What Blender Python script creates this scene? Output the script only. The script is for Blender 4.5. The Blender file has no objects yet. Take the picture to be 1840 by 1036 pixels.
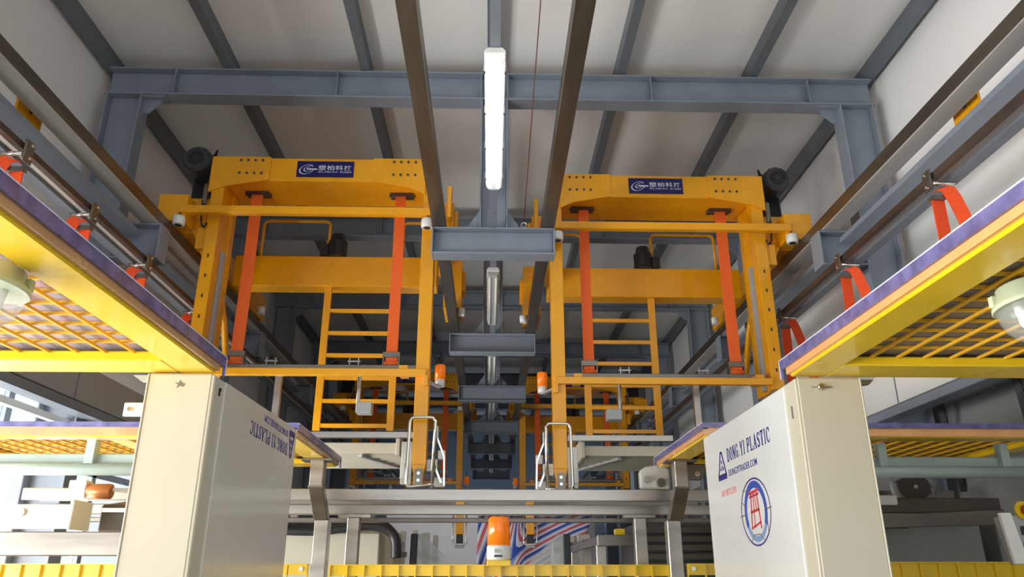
import bpy, bmesh, math, random
from mathutils import Vector, Matrix
random.seed(7)
SC = bpy.context.scene
COL = SC.collection
PI = math.pi
# ------------------------------------------------------------------ camera, light, exposure
PITCH, YAW = math.radians(20.574), math.radians(1.516)
cam_d = bpy.data.cameras.new('camera'); cam = bpy.data.objects.new('camera', cam_d); COL.objects.link(cam)
cam_d.sensor_width = 36.0; cam_d.lens = 1380.0/1840.0*36.0; cam_d.clip_start = 0.05
cam.location = (0, 0, 1.7); cam.rotation_euler = (PI/2+PITCH, 0, -YAW)
SC.camera = cam
SC.view_settings.view_transform = 'Standard'; SC.view_settings.look = 'None'
SC.view_settings.gamma = 1.0; SC.view_settings.use_curve_mapping = False
SC.view_settings.exposure = 0.64
SC.cycles.use_denoising = True
SC.cycles.max_bounces = 8; SC.cycles.diffuse_bounces = 5; SC.cycles.glossy_bounces = 4
SC.cycles.transmission_bounces = 6; SC.cycles.transparent_max_bounces = 10
SC.cycles.sample_clamp_indirect = 6.0
W = bpy.data.worlds.new('overcast_sky'); SC.world = W; W.use_nodes = True
bg = W.node_tree.nodes['Background']; bg.inputs[0].default_value = (0.86, 0.93, 1.0, 1); bg.inputs[1].default_value = 0.8

def area(name, loc, target, sx, sy, power, color):
    d = bpy.data.lights.new(name, 'AREA'); d.shape = 'RECTANGLE'; d.size = sx; d.size_y = sy
    d.energy = power; d.color = color
    o = bpy.data.objects.new(name, d); COL.objects.link(o); o.location = loc
    o.rotation_euler = (Vector(target)-Vector(loc)).to_track_quat('-Z', 'Y').to_euler()
    return o
area('daylight_door', (0.3, -4.6, 2.3), (0, 4, 2.6), 5.6, 4.2, 15, (1.0, 0.98, 0.95))  # added area light at the unseen open rear of the hall
area('daylight_windows', (-3.7, 1.6, 1.8), (2.5, 2.0, 3.0), 9.0, 2.0, 110, (0.95, 0.98, 1.0))
area('sunlit_yard_bounce', (-6.2, 1.4, 0.1), (0.2, 1.6, 4.2), 11.5, 4.0, 2200, (1.0, 0.97, 0.92))  # added upward fill outside the left windows, brightens ceiling and right wall
area('daylight_far_windows', (-3.7, 17.9, 2.0), (2.5, 17.9, 2.2), 4.4, 2.0, 60, (0.9, 0.96, 1.0))  # added side light for the far bays and end wall

# ------------------------------------------------------------------ materials
def srgb(r, g, b):
    def f(c):
        c /= 255.0
        return c/12.92 if c <= 0.04045 else ((c+0.055)/1.055)**2.4
    return (f(r), f(g), f(b), 1.0)
def mat(name, col, rough=0.5, metal=0.0, var=0.12, scale=6.0, bump=0.0, stretch=(1, 1, 1), spec=0.5, coat=0.0, alpha=1.0,
        trans=0.0, emit=None, estr=0.0, rvar=0.1, detail=4.0):
    m = bpy.data.materials.new(name); m.use_nodes = True
    nt = m.node_tree; b = nt.nodes['Principled BSDF']; L = nt.links
    tc = nt.nodes.new('ShaderNodeTexCoord'); mp = nt.nodes.new('ShaderNodeMapping'); mp.inputs['Scale'].default_value = stretch
    L.new(tc.outputs['Object'], mp.inputs['Vector'])
    n = nt.nodes.new('ShaderNodeTexNoise'); n.inputs['Scale'].default_value = scale; n.inputs['Detail'].default_value = detail
    L.new(mp.outputs[0], n.inputs['Vector'])
    cr = nt.nodes.new('ShaderNodeValToRGB')
    cr.color_ramp.elements[0].position = 0.3; cr.color_ramp.elements[1].position = 0.7
    cr.color_ramp.elements[0].color = tuple(c*(1-var) for c in col[:3])+(1,)
    cr.color_ramp.elements[1].color = tuple(min(1, c*(1+var)) for c in col[:3])+(1,)
    L.new(n.outputs['Fac'], cr.inputs[0]); L.new(cr.outputs[0], b.inputs['Base Color'])
    mr = nt.nodes.new('ShaderNodeMapRange')
    mr.inputs['To Min'].default_value = max(0.02, rough-rvar); mr.inputs['To Max'].default_value = min(1, rough+rvar)
    L.new(n.outputs['Fac'], mr.inputs['Value']); L.new(mr.outputs[0], b.inputs['Roughness'])
    b.inputs['Metallic'].default_value = metal; b.inputs['Specular IOR Level'].default_value = spec
    b.inputs['Coat Weight'].default_value = coat; b.inputs['Coat Roughness'].default_value = 0.08
    b.inputs['Alpha'].default_value = alpha; b.inputs['Transmission Weight'].default_value = trans
    if emit:
        b.inputs['Emission Color'].default_value = emit; b.inputs['Emission Strength'].default_value = estr
    if bump:
        bp = nt.nodes.new('ShaderNodeBump'); bp.inputs['Strength'].default_value = bump; bp.inputs['Distance'].default_value = 0.01
        L.new(n.outputs['Fac'], bp.inputs['Height']); L.new(bp.outputs[0], b.inputs['Normal'])
    return m
M = {}
M['ceil'] = mat('ceiling_panel', srgb(232, 232, 230), 0.42, var=0.03, scale=1.2, spec=0.4)
M['wall'] = mat('wall_panel', srgb(244, 244, 243), 0.5, var=0.03, scale=0.9)
M['wallgrey'] = mat('wall_grey_panel', srgb(150, 152, 150), 0.5, var=0.06, scale=0.9)
M['endwall'] = mat('end_wall_panel', srgb(150, 168, 192), 0.5, var=0.06, scale=0.6)
M['floor'] = mat('floor_epoxy', srgb(200, 200, 194), 0.35, var=0.06, scale=1.2)
M['steel'] = mat('blue_grey_paint', srgb(132, 141, 153), 0.42, var=0.08, scale=5)
M['steeld'] = mat('dark_blue_grey_paint', srgb(116, 123, 132), 0.45, var=0.1, scale=5)
M['purlin'] = mat('purlin_paint', srgb(104, 111, 117), 0.5, var=0.08)
M['rail'] = mat('dark_rail_steel', srgb(122, 112, 100), 0.36, metal=0.85, var=0.25, scale=4, stretch=(3, 0.35, 3))
M['sole'] = mat('galvanised_plate', srgb(186, 182, 176), 0.5, metal=0.2, var=0.12, scale=4, stretch=(3, 0.5, 3))  # pale tone paints light reflected under the side rails; track flanges share it
M['track'] = mat('brown_track_steel', srgb(92, 76, 66), 0.5, metal=0.5, var=0.25, scale=5, stretch=(3, 0.5, 3))
M['inox'] = mat('stainless_steel', srgb(178, 172, 164), 0.3, metal=0.9, var=0.14, scale=5, stretch=(0.4, 3, 3))
M['inoxd'] = mat('dull_stainless_steel', srgb(134, 128, 120), 0.36, metal=0.85, var=0.2, scale=5, stretch=(0.4, 3, 3))
M['chrome'] = mat('chrome', srgb(225, 222, 215), 0.14, metal=1.0, var=0.05)
M['crane'] = mat('crane_yellow_paint', srgb(240, 166, 2), 0.28, var=0.06, scale=3, coat=0.3)
M['yellow'] = mat('guard_yellow_paint', srgb(240, 200, 30), 0.28, var=0.08, scale=3, coat=0.3)
M['wire'] = mat('mesh_yellow_paint', srgb(226, 172, 44), 0.4, var=0.1)
M['cream'] = mat('cream_enamel', srgb(204, 197, 176), 0.4, var=0.03, scale=2)
M['creamd'] = mat('cream_enamel_door_edge', srgb(190, 187, 170), 0.4, var=0.04, scale=2)
M['panel'] = mat('white_gloss_sheet', srgb(232, 234, 232), 0.2, var=0.03, scale=2, coat=0.3)
M['panelg'] = mat('grey_white_gloss_sheet', srgb(206, 204, 194), 0.2, var=0.04, scale=2, coat=0.3)
M['strap'] = mat('orange_webbing', srgb(240, 104, 34), 0.7, var=0.08, scale=60, bump=0.2)
M['strapr'] = mat('red_orange_webbing', srgb(244, 80, 20), 0.7, var=0.1, scale=60, bump=0.2)
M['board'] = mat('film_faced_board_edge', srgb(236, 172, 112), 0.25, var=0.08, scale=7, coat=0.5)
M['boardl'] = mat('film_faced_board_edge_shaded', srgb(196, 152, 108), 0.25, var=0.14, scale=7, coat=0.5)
M['deck'] = mat('brown_grey_deck_board', srgb(138, 126, 118), 0.6, var=0.25, scale=9, stretch=(1, 6, 1))
M['film'] = mat('clear_lilac_sheet', srgb(205, 196, 214), 0.2, var=0.2, scale=5, alpha=0.55)
M['pvc'] = mat('violet_pvc_film', srgb(112, 108, 156), 0.15, var=0.35, scale=22, alpha=0.85, coat=0.4)
M['pvcedge'] = mat('pvc_film_cut_edge', srgb(214, 212, 236), 0.2, var=0.1, scale=20)
M['black'] = mat('black_plastic', srgb(36, 37, 40), 0.4, var=0.15)
M['motor'] = mat('dark_grey_motor_paint', srgb(66, 68, 72), 0.4, var=0.15)
M['gasket'] = mat('grey_gasket', srgb(92, 86, 80), 0.7, var=0.2)
M['white'] = mat('white_plastic', srgb(236, 236, 232), 0.35, var=0.03)
M['amber'] = mat('amber_lens', srgb(255, 128, 10), 0.2, var=0.06, coat=0.4, emit=srgb(255, 120, 10), estr=0.12)
M['signblue'] = mat('sign_navy', srgb(14, 12, 92), 0.35, var=0.05)
M['signwhite'] = mat('sign_white', srgb(214, 216, 232), 0.4, var=0.02)
M['inkblue'] = mat('print_navy', srgb(40, 38, 130), 0.4, var=0.05)
M['inkblue2'] = mat('print_blue', srgb(50, 80, 180), 0.4, var=0.2, scale=14)
M['inklight'] = mat('print_light_blue', srgb(130, 160, 205), 0.4, var=0.1)
M['inkred'] = mat('print_red', srgb(222, 60, 62), 0.4, var=0.05)
M['inkpink'] = mat('print_faded_red', srgb(238, 150, 148), 0.4, var=0.05)
M['inkgrey'] = mat('pencil_grey', srgb(120, 116, 104), 0.6, var=0.05)
M['lamp_on'] = mat('lit_diffuser', srgb(250, 252, 255), 0.2, var=0.0, emit=(0.94, 0.97, 1.0, 1), estr=0.15, alpha=0.4)
M['tube_on'] = mat('lit_tube', srgb(255, 255, 255), 0.2, var=0.0, emit=(0.96, 0.98, 1.0, 1), estr=1.5)
M['lamp_off'] = mat('frosted_diffuser', srgb(205, 208, 206), 0.15, var=0.05, alpha=0.75, coat=0.4)
M['lens'] = mat('clear_glass_lens', srgb(225, 228, 226), 0.08, var=0.05, alpha=0.22, coat=0.6)
M['green'] = mat('pale_green_casting', srgb(196, 204, 172), 0.4, var=0.08)
M['batten'] = mat('grey_green_batten', srgb(160, 174, 168), 0.3, var=0.06, coat=0.3)
M['greybox'] = mat('grey_enamel', srgb(168, 172, 172), 0.35, var=0.05)
M['glass'] = mat('window_glass', srgb(215, 230, 240), 0.05, var=0.02, alpha=0.18)
M['plex'] = mat('clear_acrylic', srgb(190, 196, 196), 0.08, var=0.05, alpha=0.45)
M['sheet'] = mat('white_sheet', srgb(222, 224, 230), 0.5, var=0.05)
M['red'] = mat('red_paint', srgb(170, 46, 30), 0.4, var=0.1)
M['cable'] = mat('red_brown_cable', srgb(120, 66, 52), 0.6, var=0.05)
M['rib'] = mat('brown_grey_slat', srgb(92, 86, 78), 0.5, var=0.15)
# striped tarpaulin: a print that runs along its own length
def tarp_mat():
    m = bpy.data.materials.new('striped_tarpaulin'); m.use_nodes = True
    nt = m.node_tree; b = nt.nodes['Principled BSDF']; L = nt.links
    uv = nt.nodes.new('ShaderNodeTexCoord'); sep = nt.nodes.new('ShaderNodeSeparateXYZ'); L.new(uv.outputs['UV'], sep.inputs[0])
    mul = nt.nodes.new('ShaderNodeMath'); mul.operation = 'MULTIPLY'; mul.inputs[1].default_value = 5.0; L.new(sep.outputs[0], mul.inputs[0])
    fr = nt.nodes.new('ShaderNodeMath'); fr.operation = 'FRACT'; L.new(mul.outputs[0], fr.inputs[0])
    cr = nt.nodes.new('ShaderNodeValToRGB'); cr.color_ramp.interpolation = 'CONSTANT'
    e = cr.color_ramp.elements; e[0].position = 0.0; e[0].color = srgb(50, 84, 178); e[1].position = 0.2; e[1].color = srgb(226, 226, 238)
    for p, c in ((0.42, (212, 104, 118)), (0.66, (226, 226, 238)), (0.88, (130, 150, 210))):
        q = e.new(p); q.color = srgb(*c)
    L.new(fr.outputs[0], cr.inputs[0]); L.new(cr.outputs[0], b.inputs['Base Color']); b.inputs['Roughness'].default_value = 0.45
    return m
M['tarp'] = tarp_mat()

# ------------------------------------------------------------------ mesh helpers
class MB:
    """collects shapes (in world coordinates, optionally mirrored in x and shifted) and links them as ONE mesh object"""
    def __init__(s, sx=1, off=(0, 0, 0)):
        s.v = []; s.f = []; s.sm = []; s.sx = sx; s.off = Vector(off)
    def raw(s, vs, fs, smooth=False):
        n = len(s.v)
        s.v += [Vector((p[0]*s.sx, p[1], p[2]))+s.off for p in vs]
        for f in fs:
            g = [i+n for i in f]
            s.f.append(g[::-1] if s.sx < 0 else g); s.sm.append(smooth)
        return s
    def box(s, x0, x1, y0, y1, z0, z1):
        if x0 > x1: x0, x1 = x1, x0
        return s.raw([(x0,y0,z0),(x1,y0,z0),(x1,y1,z0),(x0,y1,z0),(x0,y0,z1),(x1,y0,z1),(x1,y1,z1),(x0,y1,z1)],
                     [(0,3,2,1),(4,5,6,7),(0,1,5,4),(1,2,6,5),(2,3,7,6),(3,0,4,7)])
    def prism(s, poly, axis, a, b):
        """poly in the plane across axis: 'x' -> (y,z), 'y' -> (x,z), 'z' -> (x,y)"""
        def P(p, t): return {'x': (t, p[0], p[1]), 'y': (p[0], t, p[1]), 'z': (p[0], p[1], t)}[axis]
        ar = sum(poly[i][0]*poly[(i+1) % len(poly)][1]-poly[(i+1) % len(poly)][0]*poly[i][1] for i in range(len(poly)))
        if (ar < 0) != (axis == 'y'): poly = poly[::-1]
        n = len(poly)
        vs = [P(p, a) for p in poly]+[P(p, b) for p in poly]
        fs = [tuple(range(n))[::-1], tuple(range(n, 2*n))]+[(i, (i+1) % n, (i+1) % n+n, i+n) for i in range(n)]
        if a > b: fs = [f[::-1] for f in fs]
        return s.raw(vs, fs)
    def ring(s, p, d, rr, n, up=None):
        d = Vector(d).normalized(); u = Vector(up) if up else (Vector((0, 0, 1)) if abs(d.z) < 0.9 else Vector((1, 0, 0)))
        a = d.cross(u).normalized(); b = a.cross(d).normalized()
        return [Vector(p)+(a*math.cos(2*PI*i/n)+b*math.sin(2*PI*i/n))*rr for i in range(n)]
    def lathe(s, p, d, prof, n=14, smooth=True):
        """prof: list of (distance along d, radius)"""
        d = Vector(d).normalized(); vs = []; fs = []
        for t, r in prof: vs += s.ring(Vector(p)+d*t, d, r, n)
        for k in range(len(prof)-1):
            for i in range(n):
                j = (i+1) % n
                fs.append((k*n+i, k*n+j, (k+1)*n+j, (k+1)*n+i))
        s.raw(vs, fs, smooth); m = len(prof)-1
        s.raw(vs[:n], [tuple(range(n))[::-1]]); s.raw(vs[m*n:], [tuple(range(n))])
        return s
    def cyl(s, p, q, r, n=12, r2=None):
        p = Vector(p); q = Vector(q)
        return s.lathe(p, q-p, [(0, r), ((q-p).length, r if r2 is None else r2)], n)
    def tube(s, pts, r, n=8):
        pts = [Vector(p) for p in pts]; vs = []; fs = []
        for i, p in enumerate(pts):
            d = (pts[min(i+1, len(pts)-1)]-pts[max(i-1, 0)])
            d.normalize(); u = Vector((0.31, 0.22, 0.93)) if abs(d.z) < 0.95 else Vector((1, 0.1, 0))
            vs += s.ring(p, d, r, n, u)
        for k in range(len(pts)-1):
            for i in range(n):
                j = (i+1) % n; fs.append((k*n+i, k*n+j, (k+1)*n+j, (k+1)*n+i))
        s.raw(vs, fs, True); m = len(pts)-1
        s.raw(vs[:n], [tuple(range(n))[::-1]]); s.raw(vs[m*n:], [tuple(range(n))])
        return s
    def bar(s, p, q, w, h, up=(0, 0, 1)):
        p = Vector(p); q = Vector(q); d = (q-p).normalized(); a = d.cross(Vector(up)).normalized(); b = a.cross(d).normalized()
        vs = []
        for c in (p, q):
            vs += [c-a*w/2-b*h/2, c+a*w/2-b*h/2, c+a*w/2+b*h/2, c-a*w/2+b*h/2]
        return s.raw(vs, [(0,1,2,3),(7,6,5,4),(1,0,4,5),(2,1,5,6),(3,2,6,7),(0,3,7,4)])
    def band(s, pts, wdir, w, t):
        """flat webbing of width w along wdir and thickness t through pts"""
        pts = [Vector(p) for p in pts]; wd = Vector(wdir).normalized(); vs = []; fs = []
        for i, p in enumerate(pts):
            d = (pts[min(i+1, len(pts)-1)]-pts[max(i-1, 0)]).normalized(); nn = d.cross(wd).normalized()
            vs += [p-wd*w/2-nn*t/2, p+wd*w/2-nn*t/2, p+wd*w/2+nn*t/2, p-wd*w/2+nn*t/2]
        for k in range(len(pts)-1):
            o = 4*k
            for i in range(4):
                j = (i+1) % 4; fs.append((o+i, o+4+i, o+4+j, o+j))
        m = 4*(len(pts)-1); fs += [(0,1,2,3),(m+3,m+2,m+1,m)]
        return s.raw(vs, fs)
    def hbeam_x(s, x0, x1, yc, z0, z1, fw, ft=0.012, wt=0.008):
        s.box(x0, x1, yc-fw/2, yc+fw/2, z1-ft, z1); s.box(x0, x1, yc-fw/2, yc+fw/2, z0, z0+ft)
        return s.box(x0, x1, yc-wt/2, yc+wt/2, z0+ft, z1-ft)
    def hpost(s, x0, x1, yc, z0, z1, fw, ft=0.012, wt=0.008):
        s.box(x0, x0+ft, yc-fw/2, yc+fw/2, z0, z1); s.box(x1-ft, x1, yc-fw/2, yc+fw/2, z0, z1)
        return s.box(x0+ft, x1-ft, yc-wt/2, yc+wt/2, z0, z1)
    def build(s, name, m, parent=None, bevel=0.0, loc=None):
        base = Vector((0, 0, 0))
        if parent is not None:
            q = parent
            while q is not None: base = base+q.location; q = q.parent
        elif loc is not None: base = Vector(loc)
        else:
            lo = [min(p[i] for p in s.v) for i in range(3)]; hi = [max(p[i] for p in s.v) for i in range(3)]
            base = Vector(((lo[0]+hi[0])/2, (lo[1]+hi[1])/2, lo[2]))
        me = bpy.data.meshes.new(name); me.from_pydata([p-base for p in s.v], [], s.f)
        me.polygons.foreach_set('use_smooth', s.sm); me.materials.append(m)
        bm = bmesh.new(); bm.from_mesh(me); bmesh.ops.remove_doubles(bm, verts=bm.verts, dist=1e-6) if any(s.sm) else None
        bmesh.ops.recalc_face_normals(bm, faces=bm.faces); bm.to_mesh(me); bm.free(); me.update()
        o = bpy.data.objects.new(name, me); COL.objects.link(o)
        if parent is not None: o.parent = parent
        else: o.location = base
        if bevel:
            b = o.modifiers.new('edge', 'BEVEL'); b.width = bevel; b.segments = 1; b.limit_method = 'ANGLE'; b.angle_limit = 0.9
        return o
def tag(o, label=None, cat=None, group=None, kind=None):
    if label: o['label'] = label
    if cat: o['category'] = cat
    if group: o['group'] = group
    if kind: o['kind'] = kind
    return o
def thing(name, loc, label, cat, group=None):
    o = bpy.data.objects.new(name, None); COL.objects.link(o); o.location = loc; o.empty_display_size = 0.1
    return tag(o, label, cat, group)
def part_at(src, parent, loc, rot=None, name=None):
    """another instance of a part that shares its mesh; loc is an offset from src"""
    c = src.copy(); COL.objects.link(c); c.parent = parent; c.location = Vector(src.location)+Vector(loc)
    if rot: c.rotation_euler = rot
    return c
KIDS = None
def copy_tree(o, parent=None):
    c = o.copy(); COL.objects.link(c); c.parent = parent
    for ch in list(o.children): copy_tree(ch, c)
    return c
def arc_path(pts, r, n=5):
    """polyline with its inner corners rounded"""
    pts = [Vector(p) for p in pts]; out = [pts[0]]
    for i in range(1, len(pts)-1):
        a = (pts[i-1]-pts[i]).normalized(); b = (pts[i+1]-pts[i]).normalized()
        p0 = pts[i]+a*r; p1 = pts[i]+b*r
        for k in range(n+1):
            t = k/n; out.append(p0*(1-t)**2+pts[i]*2*t*(1-t)+p1*t*t)
    return out+[pts[-1]]
def text_tris(s, size, offset=0.0):
    c = bpy.data.curves.new('lettering', 'FONT'); c.body = s; c.size = size; c.offset = offset; c.align_x = 'LEFT'
    c.resolution_u = 3
    o = bpy.data.objects.new('lettering', c); COL.objects.link(o); bpy.context.view_layer.update()
    me = bpy.data.meshes.new_from_object(o.evaluated_get(bpy.context.evaluated_depsgraph_get()))
    vs = [tuple(v.co) for v in me.vertices]; fs = [tuple(p.vertices) for p in me.polygons]
    bpy.data.objects.remove(o); bpy.data.curves.remove(c); bpy.data.meshes.remove(me)
    return vs, fs
def fit_text(s, u0, u1, v0, v1, offset=0.0):
    vs, fs = text_tris(s, 1.0, offset)
    if not vs: return [], []
    a0 = min(v[0] for v in vs); a1 = max(v[0] for v in vs); b0 = min(v[1] for v in vs); b1 = max(v[1] for v in vs)
    return [(u0+(v[0]-a0)/(a1-a0)*(u1-u0), v0+(v[1]-b0)/(b1-b0)*(v1-v0)) for v in vs], fs
def strokes(lines):
    """flat quads for (x0,y0,x1,y1,thickness)"""
    vs = []; fs = []
    for x0, y0, x1, y1, t in lines:
        d = Vector((x1-x0, y1-y0)); l = d.length or 1e-6; nx, ny = -d.y/l*t*0.6, d.x/l*t*0.6
        n = len(vs); vs += [(x0+nx, y0+ny), (x0-nx, y0-ny), (x1-nx, y1-ny), (x1+nx, y1+ny)]; fs.append((n, n+1, n+2, n+3))
    return vs, fs
def ell(cx, cy, rx, ry, t, a0=0, a1=360, n=36, t2=None):
    vs = []; fs = []
    for i in range(n+1):
        a = math.radians(a0+(a1-a0)*i/n); tt = t if t2 is None else t+(t2-t)*i/n
        vs += [(cx+(rx+tt/2)*math.cos(a), cy+(ry+tt/2)*math.sin(a)), (cx+(rx-tt/2)*math.cos(a), cy+(ry-tt/2)*math.sin(a))]
    return vs, [(2*i, 2*i+1, 2*i+3, 2*i+2) for i in range(n)]

# ------------------------------------------------------------------ the hall
FY = [4.97, 7.48, 9.74, 12.10, 14.18, 16.28, 18.18]
Y0, YE = -4.4, 21.0
tag(MB().box(-3.1, 3.1, Y0, YE, -0.1, 0).build('floor', M['floor']), kind='structure')
ceil = tag(MB().box(-3.1, 3.1, Y0, YE, 5.42, 5.5).build('ceiling', M['ceil']), kind='structure')
for x in (-2.915, -2.02, -0.985, -0.02, 0.965, 1.985, 2.895):
    MB().box(x-0.035, x+0.035, Y0, YE-0.02, 5.30, 5.42).build('purlin', M['purlin'], ceil)
wl = MB().box(-3.08, -2.98, Y0, YE, 2.86, 5.42).box(-3.08, -2.98, Y0, YE, 0, 0.85).box(-3.08, -2.98, 7.3, 15.6, 0.85, 2.86).box(-3.08, -2.98, 20.2, YE, 0.85, 2.86)
tag(wl.build('wall_left', M['wall']), kind='structure')
tag(MB().box(2.98, 3.08, Y0, YE, 0, 5.42).build('wall_right', M['wall']), kind='structure')
tag(MB().box(-2.98, 2.98, 20.9, 21.0, 0, 5.42).build('wall_back', M['endwall']), kind='structure')
# window band in the left wall
win = tag(MB().box(-3.06, -2.97, Y0, 7.3, 2.78, 2.86).box(-3.06, -2.97, Y0, 7.3, 0.85, 0.92).box(-3.05, -2.99, Y0, 7.3, 2.40, 2.45)
          .build('window_1', M['steel']), kind='structure')
mul = None
for i in range(10):
    y = -3.6+i*1.2
    MB().box(-3.05, -2.99, y-0.03, y+0.03, 0.92, 2.78).build('mullion', M['steel'], win)
for i in range(9):
    y = -3.6+i*1.2
    MB().box(-3.022, -3.016, y+0.03, y+1.17, 0.92, 2.78).build('pane', M['glass'], win)
wf = tag(MB().box(-3.06, -2.97, 15.6, 20.2, 2.78, 2.86).box(-3.06, -2.97, 15.6, 20.2, 0.85, 0.92).build('window_2', M['steel']), kind='structure')  # added window, stands in for an unseen opening at the far end
for i in range(5):
    MB().box(-3.05, -2.99, 15.6+i*1.135, 15.66+i*1.135, 0.92, 2.78).build('mullion', M['steel'], wf)
for i in range(4):
    MB().box(-3.022, -3.016, 15.66+i*1.135, 15.6+(i+1)*1.135, 0.92, 2.78).build('pane', M['glass'], wf)
# ducts along both walls, in front of the columns
for s, w in ((-1, 'left'), (1, 'right')):
    r = thing('wall_duct', (s*2.53, 5.0, 2.70), ['tan grey duct along the left wall above the window', 'white duct along the right wall above its blue-grey ledge'][s > 0], 'duct', 'wall ducts')
    MB(s).box(2.50, 2.60, 2.2, 9.0, 2.70, 2.92).build('casing', M['panel'] if s > 0 else M['wallgrey'], r, 0.004)  # left casing and ledge take darker colours that paint their shadow
    MB(s).box(2.505, 2.61, 2.2, 9.0, 2.64, 2.697).build('ledge', M['steel'] if s > 0 else M['steeld'], r, 0.004)
    if s < 0: MB(s).box(2.70, 2.74, 2.2, 9.0, 2.60, 2.64).build('light_strip', M['white'], r)
    for y in (3.4, 4.6, 5.8, 7.0): MB(s).box(2.494, 2.5, y-0.003, y+0.003, 2.70, 2.92).build('seam', M['steeld'], r)
# right wall: girt with grey sheet below
tag(MB().box(2.86, 2.98, Y0, 20.9, 2.74, 2.86).build('trim_1', M['steel']), kind='structure')
tag(MB().box(2.955, 2.98, Y0, 20.9, 0.0, 2.74).build('trim_2', M['wallgrey']), kind='structure')
for i in range(3):
    y = 4.1+i*0.75
    tag(MB().bar((2.95, y, 2.2), (2.84, y-0.1, 2.76), 0.035, 0.035).build('strut', M['black']),
        ['black wall strut under the right girt, nearest one', 'middle black wall strut under the right girt', 'farthest black wall strut under the right girt'][i], 'strut', 'wall struts under the right girt')

# ------------------------------------------------------------------ steel portal frames
frame_labels = ['nearest blue-grey steel portal frame, its bracket in full view between the two yellow cranes',
  'second blue-grey portal frame, seen behind the orange straps, hanging a dark bracket',
  'third blue-grey portal frame, its bracket below the unlit second tube lamp', 'fourth dark portal frame of the row into the hall',
  'fifth dark portal frame of the row into the hall', 'sixth dark portal frame, last but one before the end wall',
  'farthest portal frame, its small bracket lowest in the row']
for i, y in enumerate(FY):
    r = thing('portal_frame', (0, y, 0), frame_labels[i], 'steel frame', 'portal frames of the hall')
    b = MB().hbeam_x(-2.9, 2.9, y, 5.06, 5.295, 0.14)
    for x in (-1.19, 1.19, -0.1, 0.1, -2.4, 2.4): b.box(x-0.005, x+0.005, y-0.068, y+0.068, 5.07, 5.285)
    b.build('roof_beam', M['steel'], r, 0.003)
    for s in (-1, 1):
        MB(s).hpost(2.62, 2.88, y, 0, 5.06, 0.14).build('column', M['steel'], r, 0.003)
        MB(s).prism([(2.62, 5.05), (2.49, 5.05), (2.49, 5.02), (2.58, 4.93), (2.62, 4.93)], 'y', y-0.006, y+0.006).box(2.45, 2.62, y-0.05, y+0.05, 5.045, 5.06).build('gusset', M['steel'], r)
        q = MB(s).hbeam_x(2.315, 2.62, y, 3.74, 4.0, 0.15).box(2.30, 2.315, y-0.075, y+0.075, 3.74, 4.0)
        q.build('side_bracket', M['steel'], r, 0.003)
    MB().hpost(-0.1, 0.1, y, 4.0, 5.06, 0.13).build('hanger_post', M['steel'], r, 0.003)
    for s in (-1, 1):
        MB(s).prism([(0.1, 4.0), (0.19, 4.0), (0.19, 4.02), (0.1, 4.16)], 'y', y-0.005, y+0.005).build('stiffener', M['steel'], r)
    b = MB().hbeam_x(-0.42, 0.42, y, 3.80, 4.0, 0.138).box(-0.432, -0.42, y-0.069, y+0.069, 3.8, 4.0).box(0.42, 0.432, y-0.069, y+0.069, 3.8, 4.0)
    b.build('rail_bracket', M['steel'], r, 0.003)
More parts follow.
